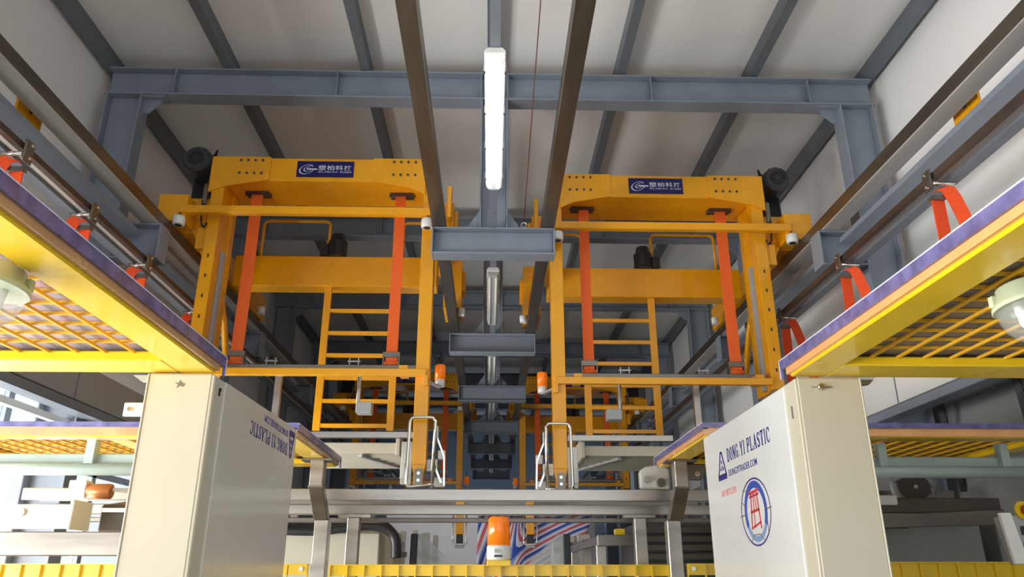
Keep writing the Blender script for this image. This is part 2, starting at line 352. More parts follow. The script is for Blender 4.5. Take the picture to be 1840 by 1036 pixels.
# ------------------------------------------------------------------ rails along the hall
def rail(name, x0, x1, y0, y1, z0, z1, m, label, cat, group=None):
    t = 0.005
    b = MB().box(x0, x1, y0, y1, z0, z0+t).box(x0, x1, y0, y1, z1-t, z1).box(x0, x0+t, y0, y1, z0+t, z1-t).box(x1-t, x1, y0, y1, z0+t, z1-t)
    return tag(b.build(name, m, None, 0.004), label, cat, group)
for s, w in ((-1, 'left'), (1, 'right')):
    rail('crane_rail', s*0.385-0.045, s*0.385+0.045, -1.5, 20.0, 4.002, 4.10, M['rail'], f'dark steel centre crane rail to the {w} of the lit tube lamp', 'rail', 'crane rails')
    r = thing('crane_rail', (s*2.39, 9, 4.002), f'dark steel crane rail with pale grey sole running beside the {w} wall', 'rail', 'crane rails')
    MB().box(s*2.39-0.058, s*2.39+0.058, -1.5, 20.0, 4.012, 4.10).build('rail_tube', M['rail'], r, 0.004)
    MB().box(s*2.39-0.058, s*2.39+0.060, -1.5, 20.0, 4.002, 4.0115).build('sole_plate', M['sole'], r)['label'] = 'pale grey sole plate'  # pale strip in place of light reflected on the rail's underside
    r = thing('service_duct', (s*2.51, 9, 3.9), f'smooth blue-grey service duct outside the {w} crane rail', 'duct', 'service ducts')
    x = 2.507
    for a_, b_ in zip([-1.5]+FY, FY+[20.0]):
        MB(s).prism([(x-0.067, 3.90), (x+0.067, 3.90), (x+0.067, 3.935), (x+0.05, 3.952), (x-0.05, 3.952), (x-0.067, 3.935)], 'y', a_+(0.078 if a_ > 0 else 0), b_-(0.078 if b_ < 19 else 0)).build('duct_length', M['steel'], r)
    r = thing('strap_track', (s*2.35, 9, 3.63), f'slotted brown and grey strap track hung along the {w} wall', 'track', 'strap tracks')
    MB(s).box(2.295, 2.328, -1.5, 14, 3.65, 3.685).build('slot_bar', M['track'], r)
    MB(s).box(2.328, 2.39, -1.5, 14, 3.67, 3.685).build('top_flange', M['sole'], r)
    MB(s).box(2.39, 2.455, -1.5, 14, 3.65, 3.72).build('side_channel', M['steeld'], r)
    for y in FY[:5]:
        MB(s).box(2.36, 2.42, y-0.03, y+0.03, 3.685, 3.738).build('support_arm', M['steel'], r)
    # yellow distance plate on the wall side of the rail
    o = 0.19 if s < 0 else 0.0
    np_ = tag(MB(s).box(2.50, 2.515, 3.31+o, 3.53+o, 3.953, 4.2).build('number_plate', M['crane'], None), f'small yellow plate with a black figure beside the {w} crane rail', 'plate')
    vs, fs = ell(3.42+o, 4.07, 0.016, 0.032, 0.012, 0, 360, 20)
    d_ = MB(s).raw([(2.4985, u, v) for u, v in vs], fs).build('figure', M['black'], np_)
    q_ = d_.modifiers.new('ink', 'SOLIDIFY'); q_.thickness = 0.001
r = thing('lamp_rail', (0, 8, 3.985), 'thin dark strut channel carrying the row of tube lamps', 'lamp rail')
MB().box(-0.024, 0.024, 2.0, 4.88, 3.99, 4.02).build('channel', M['steeld'], r)
for a, b in zip(FY[:-1], FY[1:]):
    MB().box(-0.024, 0.024, a+0.08, b-0.08, 3.99, 4.02).build('channel', M['steeld'], r)
# tube lamps
def tube_lamp(y0, y1, lit, label):
    z = 3.92
    r = thing('tube_lamp', (0, (y0+y1)/2, z), label, 'lamp', 'tube lamps in the centre row')
    MB().prism([(-0.05, z+0.035), (-0.05, z+0.05), (-0.035, z+0.07), (0.035, z+0.07), (0.05, z+0.05), (0.05, z+0.035)], 'y', y0, y1).build('housing', M['white'], r, 0.004)
    pr = [(-0.047, z+0.035), (-0.047, z+0.018), (-0.03, z), (0.03, z), (0.047, z+0.018), (0.047, z+0.035)]
    MB().prism(pr, 'y', y0+0.012, y1-0.012).build('diffuser', M['lamp_on'] if lit else M['lamp_off'], r, 0.004)
    for x in (-0.026, 0.026):
        MB().cyl((x, y0+0.05, z+0.001), (x, y1-0.05, z+0.001), 0.011, 8).build('fluorescent_tube', M['tube_on'] if lit else M['white'], r)
    c = None
    for k in range(4):
        for sx in (-1, 1):
            y = y0+0.12+k*(y1-y0-0.24)/3
            MB(sx).box(0.046, 0.054, y-0.012, y+0.012, z+0.015, z+0.055).build('clip', M['chrome'], r)
    return r
tube_lamp(2.93, 4.21, True, 'lit white twin tube lamp hanging nearest, in front of the first steel beam')
tube_lamp(5.62, 6.92, False, 'unlit tube lamp hanging just beyond the first grey bracket')
for i, (a, b) in enumerate(zip(FY[1:-1], FY[2:])):
    c = (a+b)/2
    tube_lamp(c-0.64, c+0.64, False, ['unlit tube lamp between the second and third brackets', 'unlit tube lamp between the third and fourth brackets',
        'unlit tube lamp between the fourth and fifth brackets', 'unlit tube lamp between the fifth and sixth brackets', 'farthest unlit tube lamp before the end wall'][i])
tag(MB().cyl((0.31, 4.15, 5.42), (0.215, 4.93, 4.066), 0.004, 6).build('cable', M['cable']), 'thin red-brown cable from the white ceiling down to the ring bolt', 'cable')
tag(MB().cyl((0.215, 4.95, 4.022), (0.215, 4.95, 4.001), 0.02, 10).tube([(0.215+0.02*math.cos(a), 4.95, 4.04+0.02*math.sin(a)) for a in [k*PI/6 for k in range(13)]], 0.005, 6)
    .build('eye_bolt', M['chrome']), 'small ring bolt standing on the nearest grey bracket', 'bolt')

# ------------------------------------------------------------------ cranes
def sign(r, xc, yf, zc, w, h):
    p = MB().box(xc-w/2, xc+w/2, yf-0.006, yf, zc-h/2, zc+h/2).build('sign_plate', M['signblue'], r)
    p['label'] = 'navy sign with white Chinese lettering and swirl emblem'
    b = MB(); y = yf-0.0075
    def put(vf):
        vs, fs = vf
        if vs: b.raw([(xc+u*w, y, zc+v*h) for u, v in vs], fs)
    # swirl emblem: an open tilted oval, an inner hook and a bar, like a G
    def tilt(vf):
        a = math.radians(22); k = h/w; out = []
        for u, v in vf[0]:
            X, Y = (u+0.30)*w, (v-0.0)*h
            out.append(((X*math.cos(a)-Y*math.sin(a))/w-0.30, (X*math.sin(a)+Y*math.cos(a))/h))
        return out, vf[1]
    put(tilt(ell(-0.33, 0.0, 0.125, 0.27, 0.024, 15, 325)))
    put(tilt(ell(-0.315, 0.0, 0.06, 0.14, 0.022, 40, 330)))
    put(strokes([(-0.33, 0.0, -0.14, -0.02, 0.07)]))
    for k, ch in enumerate('塑柏科技'):
        put(fit_text(ch, -0.12+k*0.15, 0.01+k*0.15, -0.07, 0.24, 0.012))
    put(fit_text('SUBAI KEJI', -0.12, 0.46, -0.25, -0.14, 0.01))
    b.build('lettering', M['signwhite'], p)
def crane(s, y, label):
    """built at world y = 5.2 for its front face, mirrored for s = 1, then shifted; s=-1 is the left crane"""
    d = y-5.2
    def B(): return MB(s, (0, d, 0))
    r = thing('gantry_crane', (s*1.28, y, 2.27), label, 'crane', 'yellow gantry cranes')
    C_ = M['crane']
    B().box(0.53, 2.12, 5.2, 5.62, 4.506, 4.70).build('head_beam', C_, r, 0.004)
    pl = B().prism([(2.14, 4.70), (1.70, 4.70), (1.70, 4.506), (2.02, 4.45), (2.14, 4.40)], 'y', 5.185, 5.2).build('end_plate', C_, r)
    pr = B().prism([(0.52, 4.70), (0.92, 4.70), (0.92, 4.506), (0.62, 4.45), (0.52, 4.40)], 'y', 5.185, 5.2).build('end_plate', C_, r)
    for p_, x0 in ((pl, 1.76), (pr, 0.60)):
        for row in (4.67, 4.56):
            for k in range(4):
                x = x0+k*0.055+(0.0 if x0 > 1 else 0.0)
                B().cyl((x, 5.178, row), (x, 5.185, row), 0.010, 8).build('bolt', M['motor'], p_)
    for x in (1.84, 0.72):
        B().box(x-0.09, x+0.09, 5.37, 5.47, 4.492, 4.506).build('strap_slot', M['track'], r)
        B().cyl((x-0.1, 5.42, 4.50), (x+0.1, 5.42, 4.50), 0.012, 8).build('strap_roller', M['motor'], r)
    # outer column with linear guide
    oc = B().box(2.03, 2.12, 5.2, 5.30, 2.97, 4.50).box(2.045, 2.12, 5.30, 5.44, 2.97, 4.50).box(2.03, 2.12, 5.44, 5.54, 2.97, 4.50).build('column', C_, r, 0.003)
    B().box(2.018, 2.044, 5.345, 5.395, 2.99, 3.98).build('guide_rail', M['greybox'], oc)
    for k in range(6):
        B().box(2.068, 2.078, 5.196, 5.201, 3.1+k*0.155, 3.125+k*0.155).build('slot', M['black'], oc)
    ic = B().box(0.435, 0.53, 5.2, 5.32, 2.40, 4.506).prism([(0.435, 2.40), (0.53, 2.40), (0.515, 2.34), (0.515, 2.27), (0.45, 2.27), (0.45, 2.34)], 'y', 5.2, 5.3).build('column', C_, r, 0.003)
    ft = B().box(0.455, 0.505, 5.185, 5.2, 2.255, 2.37).build('foot_plate', M['inoxd'], r)
    for z in (2.34, 2.295): B().cyl((0.48, 5.176, z), (0.48, 5.186, z), 0.011, 8).build('bolt', M['chrome'], ft)
    # lower cross bar, grey plate, buckles, clamps
    lb = B().box(0.455, 2.03, 5.17, 5.21, 2.995, 3.045).box(0.44, 0.475, 5.17, 5.2, 2.93, 3.0).build('cross_bar', C_, r, 0.003)
    B().box(0.54, 2.0, 5.34, 5.44, 3.075, 3.115).build('buckle_plate', M['inoxd'], r, 0.003)
    for x in (0.62, 1.95): B().box(x-0.03, x+0.03, 5.21, 5.36, 3.02, 3.08).build('plate_arm', C_, r)
    for x, w in ((1.845, 0.088), (0.73, 0.08)):
        B().band([(x, 5.41, 4.52), (x-0.004, 5.405, 3.9), (x, 5.40, 3.15)], (1, 0, 0), w, 0.006).build('lifting_strap', M['strap'], r)
        bk = B().box(x-0.062, x+0.062, 5.385, 5.42, 3.185, 3.225).box(x-0.062, x-0.052, 5.38, 5.43, 3.10, 3.19).box(x+0.052, x+0.062, 5.38, 5.43, 3.10, 3.19).box(x-0.075, x+0.075, 5.36, 5.44, 3.112, 3.122).build('buckle', M['inoxd'], r, 0.002)
        B().cyl((x-0.055, 5.40, 3.14), (x+0.055, 5.40, 3.14), 0.02, 10).build('strap_roll', M['strap'], bk)
    for x in (0.99, 1.58):
        B().box(x-0.045, x+0.045, 5.36, 5.375, 3.14, 3.15).box(x-0.035, x-0.028, 5.36, 5.375, 3.115, 3.17).box(x+0.028, x+0.035, 5.36, 5.375, 3.115, 3.17).build('clamp', M['inox'], r)
    hb = B().cyl((0.955, 5.40, 3.08), (0.955, 5.40, 2.80), 0.007, 8).box(0.935, 0.95, 5.39, 5.41, 2.80, 3.08).build('hanging_rod', M['inox'], r)
    B().box(0.845, 0.955, 5.36, 5.46, 2.775, 2.855).build('sensor_box', M['greybox'], hb, 0.005)
    hb = B().box(1.50, 1.545, 5.39, 5.43, 2.66, 3.08).build('hanging_rod', M['inox'], r)
    B().box(1.48, 1.60, 5.36, 5.46, 2.60, 2.68).build('sensor_box', M['greybox'], hb, 0.005)
    # front sensor bar and end carriages
    B().box(0.46, 2.28, 5.08, 5.085, 4.18, 4.235).box(0.46, 2.28, 5.08, 5.13, 4.175, 4.18).build('sensor_bar', C_, r, 0.002)
    for x, z in ((2.28, 4.17), (0.485, 4.17)):
        ss = B().lathe((x, 5.10, z-0.09), (0, 0, 1), [(0, 0.038), (0.008, 0.044), (0.062, 0.044), (0.07, 0.036)], 18).build('sensor', M['white'], r)
        B().cyl((x, 5.10, z-0.093), (x, 5.10, z-0.088), 0.026, 12).build('sensor_eye', M['black'], ss)
        B().cyl((x, 5.10, z-0.03), (x, 5.10, z+0.01), 0.012, 8).build('sensor_stem', M['inox'], ss)
    cb = B().box(2.24, 2.45, 5.10, 5.30, 4.115, 4.33).box(2.12, 2.45, 5.30, 5.75, 4.11, 4.40).prism([(2.12, 4.11), (2.24, 4.11), (2.12, 3.86)], 'y', 5.25, 5.29).build('wheel_carriage', C_, r, 0.004)
    B().box(2.12, 2.19, 5.22, 5.30, 3.95, 4.12).build('carriage_bracket', C_, r, 0.003)
    B().lathe((2.455, 5.2, 4.26), (-1, 0, 0), [(0, 0.05), (0.02, 0.05)], 14).build('buffer', M['gasket'], r)
    B().box(0.43, 0.475, 5.3, 5.62, 4.105, 4.5).box(0.30, 0.43, 5.25, 5.6, 4.12, 4.36).box(0.27, 0.30, 5.3, 5.5, 4.16, 4.32).box(0.315, 0.345, 5.16, 5.25, 4.2, 4.46).build('wheel_carriage', C_, r, 0.004)
    # gear motor above the outer carriage
    mo = B().lathe((2.31, 5.28, 4.74), (0, 1, 0), [(0, 0.095), (0.02, 0.112), (0.12, 0.112), (0.13, 0.1), (0.34, 0.1), (0.36, 0.08)], 12, False).build('gear_motor', M['motor'], r, 0.004)
    B().lathe((2.31, 5.275, 4.74), (0, 1, 0), [(0, 0.06), (0.01, 0.062)], 16).build('fan_grille', M['black'], mo)
    for k in range(5):
        a = k*PI/5
        B().bar((2.31+0.06*math.cos(a), 5.273, 4.74+0.06*math.sin(a)), (2.31-0.06*math.cos(a), 5.273, 4.74-0.06*math.sin(a)), 0.006, 0.006, (0, 1, 0.01)).build('fan_bar', M['motor'], mo)
    B().box(2.21, 2.26, 5.4, 5.5, 4.76, 4.84).build('terminal_box', M['motor'], mo, 0.004)
    B().box(2.17, 2.40, 5.50, 5.74, 4.40, 4.84).build('gearbox', M['black'], mo, 0.015)
    B().tube(arc_path([(2.26, 5.45, 4.8), (2.18, 5.35, 4.86), (2.16, 5.25, 4.6), (2.17, 5.19, 4.3), (2.15, 5.18, 4.12), (2.12, 5.18, 4.10), (2.11, 5.18, 4.14)], 0.03, 3), 0.007, 6).build('cable', M['black'], mo)
    B().box(2.145, 2.175, 5.19, 5.215, 4.30, 4.47).build('limit_switch', M['inoxd'], r, 0.003)
    # longitudinal side beams, rear portal
    B().box(0.475, 0.53, 5.62, 7.05, 4.46, 4.62).build('side_beam', C_, r)
    B().box(2.30, 2.45, 5.75, 6.95, 4.12, 4.34).build('side_beam', C_, r)
    B().box(0.47, 2.16, 6.0, 6.17, 3.96, 4.226).build('lift_beam', C_, r, 0.004)
    B().box(0.30, 0.475, 6.95, 7.4, 4.105, 4.62).box(0.27, 0.30, 7.0, 7.2, 4.3, 4.5).build('wheel_carriage', C_, r, 0.004)
    B().box(2.30, 2.45, 6.95, 7.4, 4.105, 4.34).build('wheel_carriage', C_, r, 0.004)
    for x in (0.30, 2.2):
        B().lathe((x, 6.98, 4.04), (0, 0, 1), [(0, 0.032), (0.06, 0.036), (0.07, 0.03)], 12).build('sensor', M['white'], r)
    rm = B().lathe((1.33, 6.07, 4.226), (0, 0, 1), [(0, 0.10), (0.02, 0.10), (0.03, 0.082), (0.16, 0.082), (0.17, 0.065), (0.225, 0.055)], 12, False).build('hoist_motor', M['black'], r, 0.004)
    B().box(1.40, 1.47, 6.02, 6.12, 4.24, 4.35).build('terminal_box', M['black'], rm, 0.006)
    B().tube(arc_path([(1.98, 6.08, 4.22), (1.98, 6.08, 4.585), (1.41, 6.08, 4.585), (1.41, 6.08, 4.22)], 0.05), 0.014, 8).build('guard_loop', C_, r)
    B().tube(arc_path([(0.78, 6.08, 4.22), (0.78, 6.08, 4.58), (0.52, 6.08, 4.58), (0.52, 6.08, 4.22)], 0.05), 0.014, 8).build('guard_loop', C_, r)
    B().tube([(2.09, 5.56, 3.75), (2.09, 5.75, 3.55), (2.09, 5.95, 3.2)], 0.025, 4).build('diagonal_brace', C_, r)
    B().tube([(2.08, 5.54, 3.1), (2.08, 5.75, 3.18), (2.08, 5.95, 3.22)], 0.02, 4).build('diagonal_brace', C_, r)
    # ladder behind
    la = B().box(1.342, 1.40, 6.03, 6.058, 2.77, 3.962).box(0.768, 0.824, 6.03, 6.058, 2.77, 3.962).build('ladder', C_, r, 0.003)
    for k, z in enumerate((3.757, 3.565, 3.377, 3.19, 3.003, 2.808)):
        B().box(0.824, 1.342, 6.032, 6.056, z-0.015, z+0.015).build('rung', C_, la)
    # amber lamp, chrome loop and white latch at the foot of the inner column
    am = B().lathe((0.375, 5.42, 3.03), (0, 0, 1), [(0, 0.039), (0.095, 0.039), (0.107, 0.033)], 14).build('warning_lamp', M['amber'], r)
    B().cyl((0.375, 5.42, 2.98), (0.375, 5.42, 3.03), 0.035, 14).build('lamp_base', M['white'], am)
    B().bar((0.45, 5.3, 2.985), (0.375, 5.42, 2.975), 0.03, 0.012).build('lamp_arm', M['greybox'], am)
    B().cyl((0.375, 5.42, 3.13), (0.375, 5.42, 3.23), 0.004, 6).build('lamp_rod', M['black'], am)
    B().tube(arc_path([(0.37, 5.13, 2.26), (0.555, 5.13, 2.245), (0.545, 5.13, 2.70), (0.375, 5.13, 2.70), (0.385, 5.13, 2.24)], 0.035), 0.0115, 8).build('handle_loop', M['chrome'], r)
    B().box(0.53, 0.60, 5.2, 5.23, 2.27, 2.55).box(0.57, 0.60, 5.17, 5.2, 2.3, 2.40).build('latch_plate', M['panelg'], r, 0.004)
    for q in ((0.36, 0.435, 5.24, 5.27, 2.36, 2.44), (0.36, 0.39, 5.22, 5.25, 2.58, 2.66), (0.31, 0.38, 5.24, 5.27, 2.26, 2.32), (0.31, 0.36, 5.24, 5.27, 2.44, 2.50)):
        B().box(*q).build('latch_block', M['panelg'], r, 0.004)
    B().bar((0.375, 5.2, 2.60), (0.315, 5.2, 2.45), 0.016, 0.012).bar((0.315, 5.2, 2.45), (0.31, 5.2, 2.26), 0.016, 0.012).bar((0.39, 5.21, 2.42), (0.33, 5.21, 2.28), 0.018, 0.014).build('latch_link', M['chrome'], r)
    sign(r, s*1.285, y-0.001, 4.606, 0.43, 0.135)
    return r
cl = crane(-1, 5.2, 'yellow gantry crane on the left, navy sign and two orange straps, in front')
cr = crane(1, 5.4, 'yellow gantry crane on the right, navy sign and two orange straps, in front')
for c, lab in ((cl, 'yellow gantry crane on the left rails, far down the dark hall'), (cr, 'yellow gantry crane on the right rails, far down the dark hall')):
    f = copy_tree(c); f.location.y += 6.6; f['label'] = lab

# trays held between the crane legs
def tray(s, y, label):
    d = y-5.6
    def B(): return MB(s, (0, d, 0))
    r = thing('louvred_tray', (s*0.95, y, 2.50), label, 'tray', 'cream trays under the cranes')
    B().box(0.69, 1.35, 5.62, 5.64, 2.535, 2.61).build('face_panel', M['cream'], r, 0.004)
    B().box(0.66, 0.69, 5.60, 6.35, 2.52, 2.66).build('end_block', M['cream'], r, 0.004)
    for k in range(6):
        yy = 5.66+k*0.12
        B().bar((0.69, yy+0.05, 2.54), (1.40, yy+0.05, 2.54), 0.11, 0.012, (0, 0.25, 1)).build('louvre', M['creamd'], r)
    B().bar((0.72, 6.3, 2.52), (0.95, 5.65, 2.52), 0.03, 0.02).build('brace', M['greybox'], r)
    B().box(0.56, 1.34, 5.56, 5.60, 2.635, 2.68).build('steel_bar', M['inox'], r, 0.003)
    return r
tray(-1, 5.6, 'cream louvred tray below the left crane, behind the left post')
tray(1, 5.7, 'cream louvred tray below the right crane, behind the right post')

# ------------------------------------------------------------------ strap hangers on the side tracks
def hanger(s, y, label):
    r = thing('strap_hanger', (s*2.34, y, 3.63), label, 'strap', 'orange straps on the side tracks')
    B = lambda: MB(s)
    pl = B().box(2.27, 2.28, y-0.035, y+0.035, 3.585, 3.70).build('trolley_plate', M['inoxd'], r, 0.002)
    B().cyl((2.28, y-0.03, 3.615), (2.395, y-0.03, 3.615), 0.011, 10).build('roller', M['chrome'], r)
    for z in (3.61, 3.68): B().cyl((2.262, y+0.01, z), (2.271, y+0.01, z), 0.009, 8).build('bolt', M['chrome'], pl)
    B().box(2.285, 2.355, y+0.0, y+0.04, 3.54, 3.565).build('strap_eye', M['inoxd'], r)
    B().band([(2.32, y+0.02, 3.0), (2.318, y+0.02, 3.2), (2.322, y+0.02, 3.55)], (1, 0.1, 0), 0.07, 0.008).build('strap_leg', M['strapr'], r)
    B().band([(2.33, y-0.0, 3.59), (2.345, y-0.01, 3.60), (2.365, y-0.02, 3.585), (2.385, y-0.02, 3.54), (2.41, y-0.02, 3.45), (2.45, y-0.02, 3.27), (2.49, y-0.03, 3.05)], (1.0, -0.55, 0.15), 0.066, 0.008).build('strap_leg', M['strapr'], r)
for y, l in ((3.34, 'orange strap loop on the left track, nearest of four'), (4.01, 'orange strap loop on the left track, second from the front'),
             (4.76, 'orange strap loop on the left track under the column bracket'), (5.72, 'orange strap loop beside the left crane column')):
    hanger(-1, y, l)
for y, l in ((3.52, 'orange strap loop on the right track, nearest and longest in view'), (4.63, 'orange strap loop on the right track below the grey bracket'),
             (5.73, 'orange strap loop beside the right crane column')):
    hanger(1, y, l)

# ------------------------------------------------------------------ guard roof platforms
def platform(s, xi, xo, y0, y1, mids, deck, board, label, film):
    z = 2.31
    B = lambda: MB(s)
    r = thing('guard_platform', (s*(xi+xo)/2, (y0+y1)/2, z), label, 'platform', 'yellow mesh guard platforms')
    def edge(a): return B().box(*a, z, z+0.012)
    B().box(xi, xi+0.112, y0, y1, z, z+0.03).build('side_beam', M['yellow'], r, 0.004)
    B().box(xo-0.1, xo, y0, y1, z, z+0.03).build('side_beam', M['yellow'], r, 0.004)
    B().box(xi+0.112, xo-0.1, y1-0.15, y1, z, z+0.03).build('end_beam', M['yellow'], r, 0.004)
    B().box(xi+0.112, xo-0.1, y0, y0+0.1, z, z+0.03).build('end_beam', M['yellow'], r, 0.004)
    for x in mids: B().box(x-0.05, x+0.05, y0+0.1, y1-0.15, z+0.002, z+0.028).build('mid_beam', M['yellow'], r, 0.004)
    n = int((xo-xi-0.2)/0.085); w0 = None
    for k in range(1, n+1):
        x = xi+0.112+k*0.085
        if x < xo-0.1: B().bar((x, y0+0.05, z+0.026), (x, y1-0.1, z+0.026), 0.008, 0.008).build('mesh_wire', M['wire'], r)
    n = int((y1-y0-0.25)/0.085)
    for k in range(1, n+1):
        yy = y1-0.15-k*0.085
        if yy > y0+0.1: B().bar((xi+0.08, yy, z+0.034), (xo-0.06, yy, z+0.034), 0.008, 0.008).build('mesh_wire', M['wire'], r)
    t0, t1 = z+0.040, z+0.052
    B().box(xi+0.02, xo, y0, y1-0.01, t0, t1).build('deck_sheet', deck, r)
    B().box(xi+0.004, xi+0.02, y0, y1, z+0.030, z+0.037).box(xi+0.02, xo, y1-0.016, y1-0.004, z+0.03, z+0.037).box(xi+0.02, xo, y0+0.004, y0+0.016, z+0.03, z+0.037).build('gasket', M['gasket'], r)
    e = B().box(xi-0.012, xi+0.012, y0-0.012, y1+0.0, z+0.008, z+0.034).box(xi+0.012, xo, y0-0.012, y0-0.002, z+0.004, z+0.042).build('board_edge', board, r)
    B().box(xi-0.02, xi-0.014, y0-0.02, y1+0.03, z+0.028, z+0.058).box(xi-0.014, xo, y0-0.02, y0-0.014, z+0.040, z+0.064).box(xi-0.02, xi-0.012, y1+0.024, y1+0.03, z-0.002, z+0.058).build('film_flap', M['pvc'], r)
    B().box(xi-0.0215, xi-0.0125, y0-0.02, y1+0.03, z+0.058, z+0.061).box(xi-0.0215, xi-0.0125, y1+0.027, y1+0.032, z-0.002, z+0.058).build('film_edge', M['pvcedge'], r)
    return r
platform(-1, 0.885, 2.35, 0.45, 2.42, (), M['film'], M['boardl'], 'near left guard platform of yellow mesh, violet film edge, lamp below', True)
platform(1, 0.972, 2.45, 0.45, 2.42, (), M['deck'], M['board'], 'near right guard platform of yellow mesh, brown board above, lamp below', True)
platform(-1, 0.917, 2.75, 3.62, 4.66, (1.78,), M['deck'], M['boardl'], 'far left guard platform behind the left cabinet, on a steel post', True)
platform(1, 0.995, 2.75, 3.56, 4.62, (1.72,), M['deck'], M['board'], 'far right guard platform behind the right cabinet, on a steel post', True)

def bulkhead(s, x, y, label):
    z = 2.30
    r = thing('bulkhead_lamp', (s*x, y, z), label, 'lamp', 'bulkhead lamps under the near platforms')
    ax = Vector((0.10, -0.10, -1))
    B = lambda: MB(s)
    B().lathe((x, y, z+0.02), ax, [(0, 0.055), (0.03, 0.062), (0.04, 0.075), (0.052, 0.078)], 24).build('base', M['green'], r, 0.002)
    for k in range(3):
        a = k*2*PI/3+0.6
        B().box(x+0.06*math.cos(a)-0.008, x+0.06*math.cos(a)+0.008, y+0.06*math.sin(a)-0.008, y+0.06*math.sin(a)+0.008, z-0.025, z+0.0).build('clip', M['green'], r)
    B().lathe((x+0.005, y-0.005, z-0.034), ax, [(0, 0.070), (0.02, 0.069), (0.045, 0.062), (0.065, 0.048), (0.078, 0.028), (0.083, 0.006)], 24).build('glass_dome', M['lens'], r)
    for dx in (-0.028, 0.0, 0.028):
        B().lathe((x+dx+0.005, y-0.005, z-0.03), ax, [(0, 0.011), (0.045, 0.011), (0.055, 0.006)], 10).build('bulb', M['white'], r)
bulkhead(-1, 1.055, 1.55, 'pale green bulkhead lamp under the near left platform, cut by the frame')
bulkhead(1, 1.20, 1.60, 'pale green bulkhead lamp under the near right platform, cut by the frame')

# ------------------------------------------------------------------ cabinets with lettering
SERIF = {  # thick stems and thin strokes on a 1 x 1 cell
 'D': [(.2,0,.2,1,.2),(.2,.96,.6,.96,.08),(.2,.04,.6,.04,.08),(.6,.96,.82,.75,.12),(.6,.04,.82,.25,.12),(.84,.22,.84,.78,.2),(.04,.97,.3,.97,.06),(.04,.03,.3,.03,.06)],
 'O': [(.18,.2,.18,.8,.2),(.82,.2,.82,.8,.2),(.2,.78,.45,.96,.1),(.8,.78,.55,.96,.1),(.2,.22,.45,.04,.1),(.8,.22,.55,.04,.1),(.4,.96,.6,.96,.08),(.4,.04,.6,.04,.08)],
 'N': [(.18,0,.18,1,.1),(.82,0,.82,1,.1),(.18,.96,.82,.04,.22),(.02,.97,.3,.97,.06),(.02,.03,.34,.03,.06),(.66,.97,.98,.97,.06)],
 'G': [(.18,.2,.18,.8,.2),(.2,.78,.45,.96,.1),(.2,.22,.45,.04,.1),(.42,.96,.66,.96,.08),(.42,.04,.66,.04,.08),(.64,.95,.85,.75,.1),(.8,.05,.8,.45,.18),(.6,.45,.98,.45,.07)],
 'Y': [(.15,.97,.5,.45,.2),(.85,.97,.5,.45,.1),(.5,0,.5,.47,.2),(.0,.97,.32,.97,.06),(.7,.97,1,.97,.06),(.3,.03,.7,.03,.06)],
 'I': [(.5,0,.5,1,.3),(.2,.97,.8,.97,.06),(.2,.03,.8,.03,.06)],
 'P': [(.22,0,.22,1,.2),(.22,.96,.7,.96,.08),(.22,.48,.7,.48,.08),(.82,.58,.82,.86,.18),(.68,.96,.84,.84,.1),(.68,.48,.84,.6,.1),(.02,.03,.42,.03,.06),(.04,.97,.3,.97,.06)],
 'L': [(.22,0,.22,1,.2),(.22,.04,.9,.04,.08),(.88,.02,.92,.3,.09),(.02,.97,.42,.97,.06),(.02,.03,.3,.03,.06)],
 'A': [(.15,.02,.5,1,.1),(.85,.02,.5,1,.22),(.28,.35,.74,.35,.07),(.0,.03,.3,.03,.06),(.66,.03,1,.03,.06)],
 'S': [(.5,.96,.25,.84,.12),(.22,.86,.22,.68,.17),(.22,.66,.78,.36,.2),(.8,.34,.8,.14,.17),(.78,.14,.5,.04,.12),(.5,.96,.82,.9,.09),(.5,.04,.16,.1,.09),(.84,.7,.84,.96,.06),(.15,.04,.15,.3,.06)],
 'T': [(.5,0,.5,1,.24),(.06,.96,.94,.96,.08),(.06,.72,.06,.98,.07),(.94,.72,.94,.98,.07),(.3,.03,.7,.03,.06)],
 'C': [(.18,.2,.18,.8,.2),(.2,.78,.45,.96,.1),(.2,.22,.45,.04,.1),(.42,.96,.7,.96,.08),(.42,.04,.7,.04,.08),(.68,.95,.86,.8,.1),(.68,.05,.88,.2,.1),(.88,.66,.88,.96,.07)],
 '.': [(.4,.0,.4,.14,.2)]}
def serif_line(s, u0, u1, v0, v1):
    vs = []; fs = []; wd = {'I': 0.6, '.': 0.5, ' ': 0.45}
    tot = sum(wd.get(c, 1.0)+0.12 for c in s); u = u0; k = (u1-u0)/tot
    for c in s:
        w = wd.get(c, 1.0)
        if c != ' ':
            a, b = strokes(SERIF[c]); n = len(vs)
            vs += [(u+p[0]*w*k, v0+p[1]*(v1-v0)) for p in a]; fs += [tuple(i+n for i in f) for f in b]
        u += (w+0.12)*k
    return vs, fs
def serif_words(s, u0, u1, v0, v1):
    wd = {'I': 0.6, '.': 0.5, ' ': 0.45}; tot = sum(wd.get(c, 1.0)+0.12 for c in s); u = u0; out = []
    for w in s.split(' '):
        n = sum(wd.get(c, 1.0)+0.12 for c in w)*(u1-u0)/tot
        out.append(serif_line(w, u, u+n, v0, v1)); u += n+0.57*(u1-u0)/tot
    return out
def decal(parent, name, m, pts, x, face, org, flip, eps):
    """flat print on an x = const panel; (u, v) metres from org=(y, z); face -1 looks to -x"""
    b = MB()
    vs, fs = pts
    out = []
    for u, v in vs:
        if flip: u, v = -u, -v
        y = org[0]-u if face < 0 else org[0]+u
        out.append((x+face*eps, y, org[1]+v))
    b.raw(out, fs)
    o = b.build(name, m, parent)
    # thin real thickness so that the print sits proud of the sheet
    sd = o.modifiers.new('ink', 'SOLIDIFY'); sd.thickness = 0.0006; sd.offset = 0
    return o
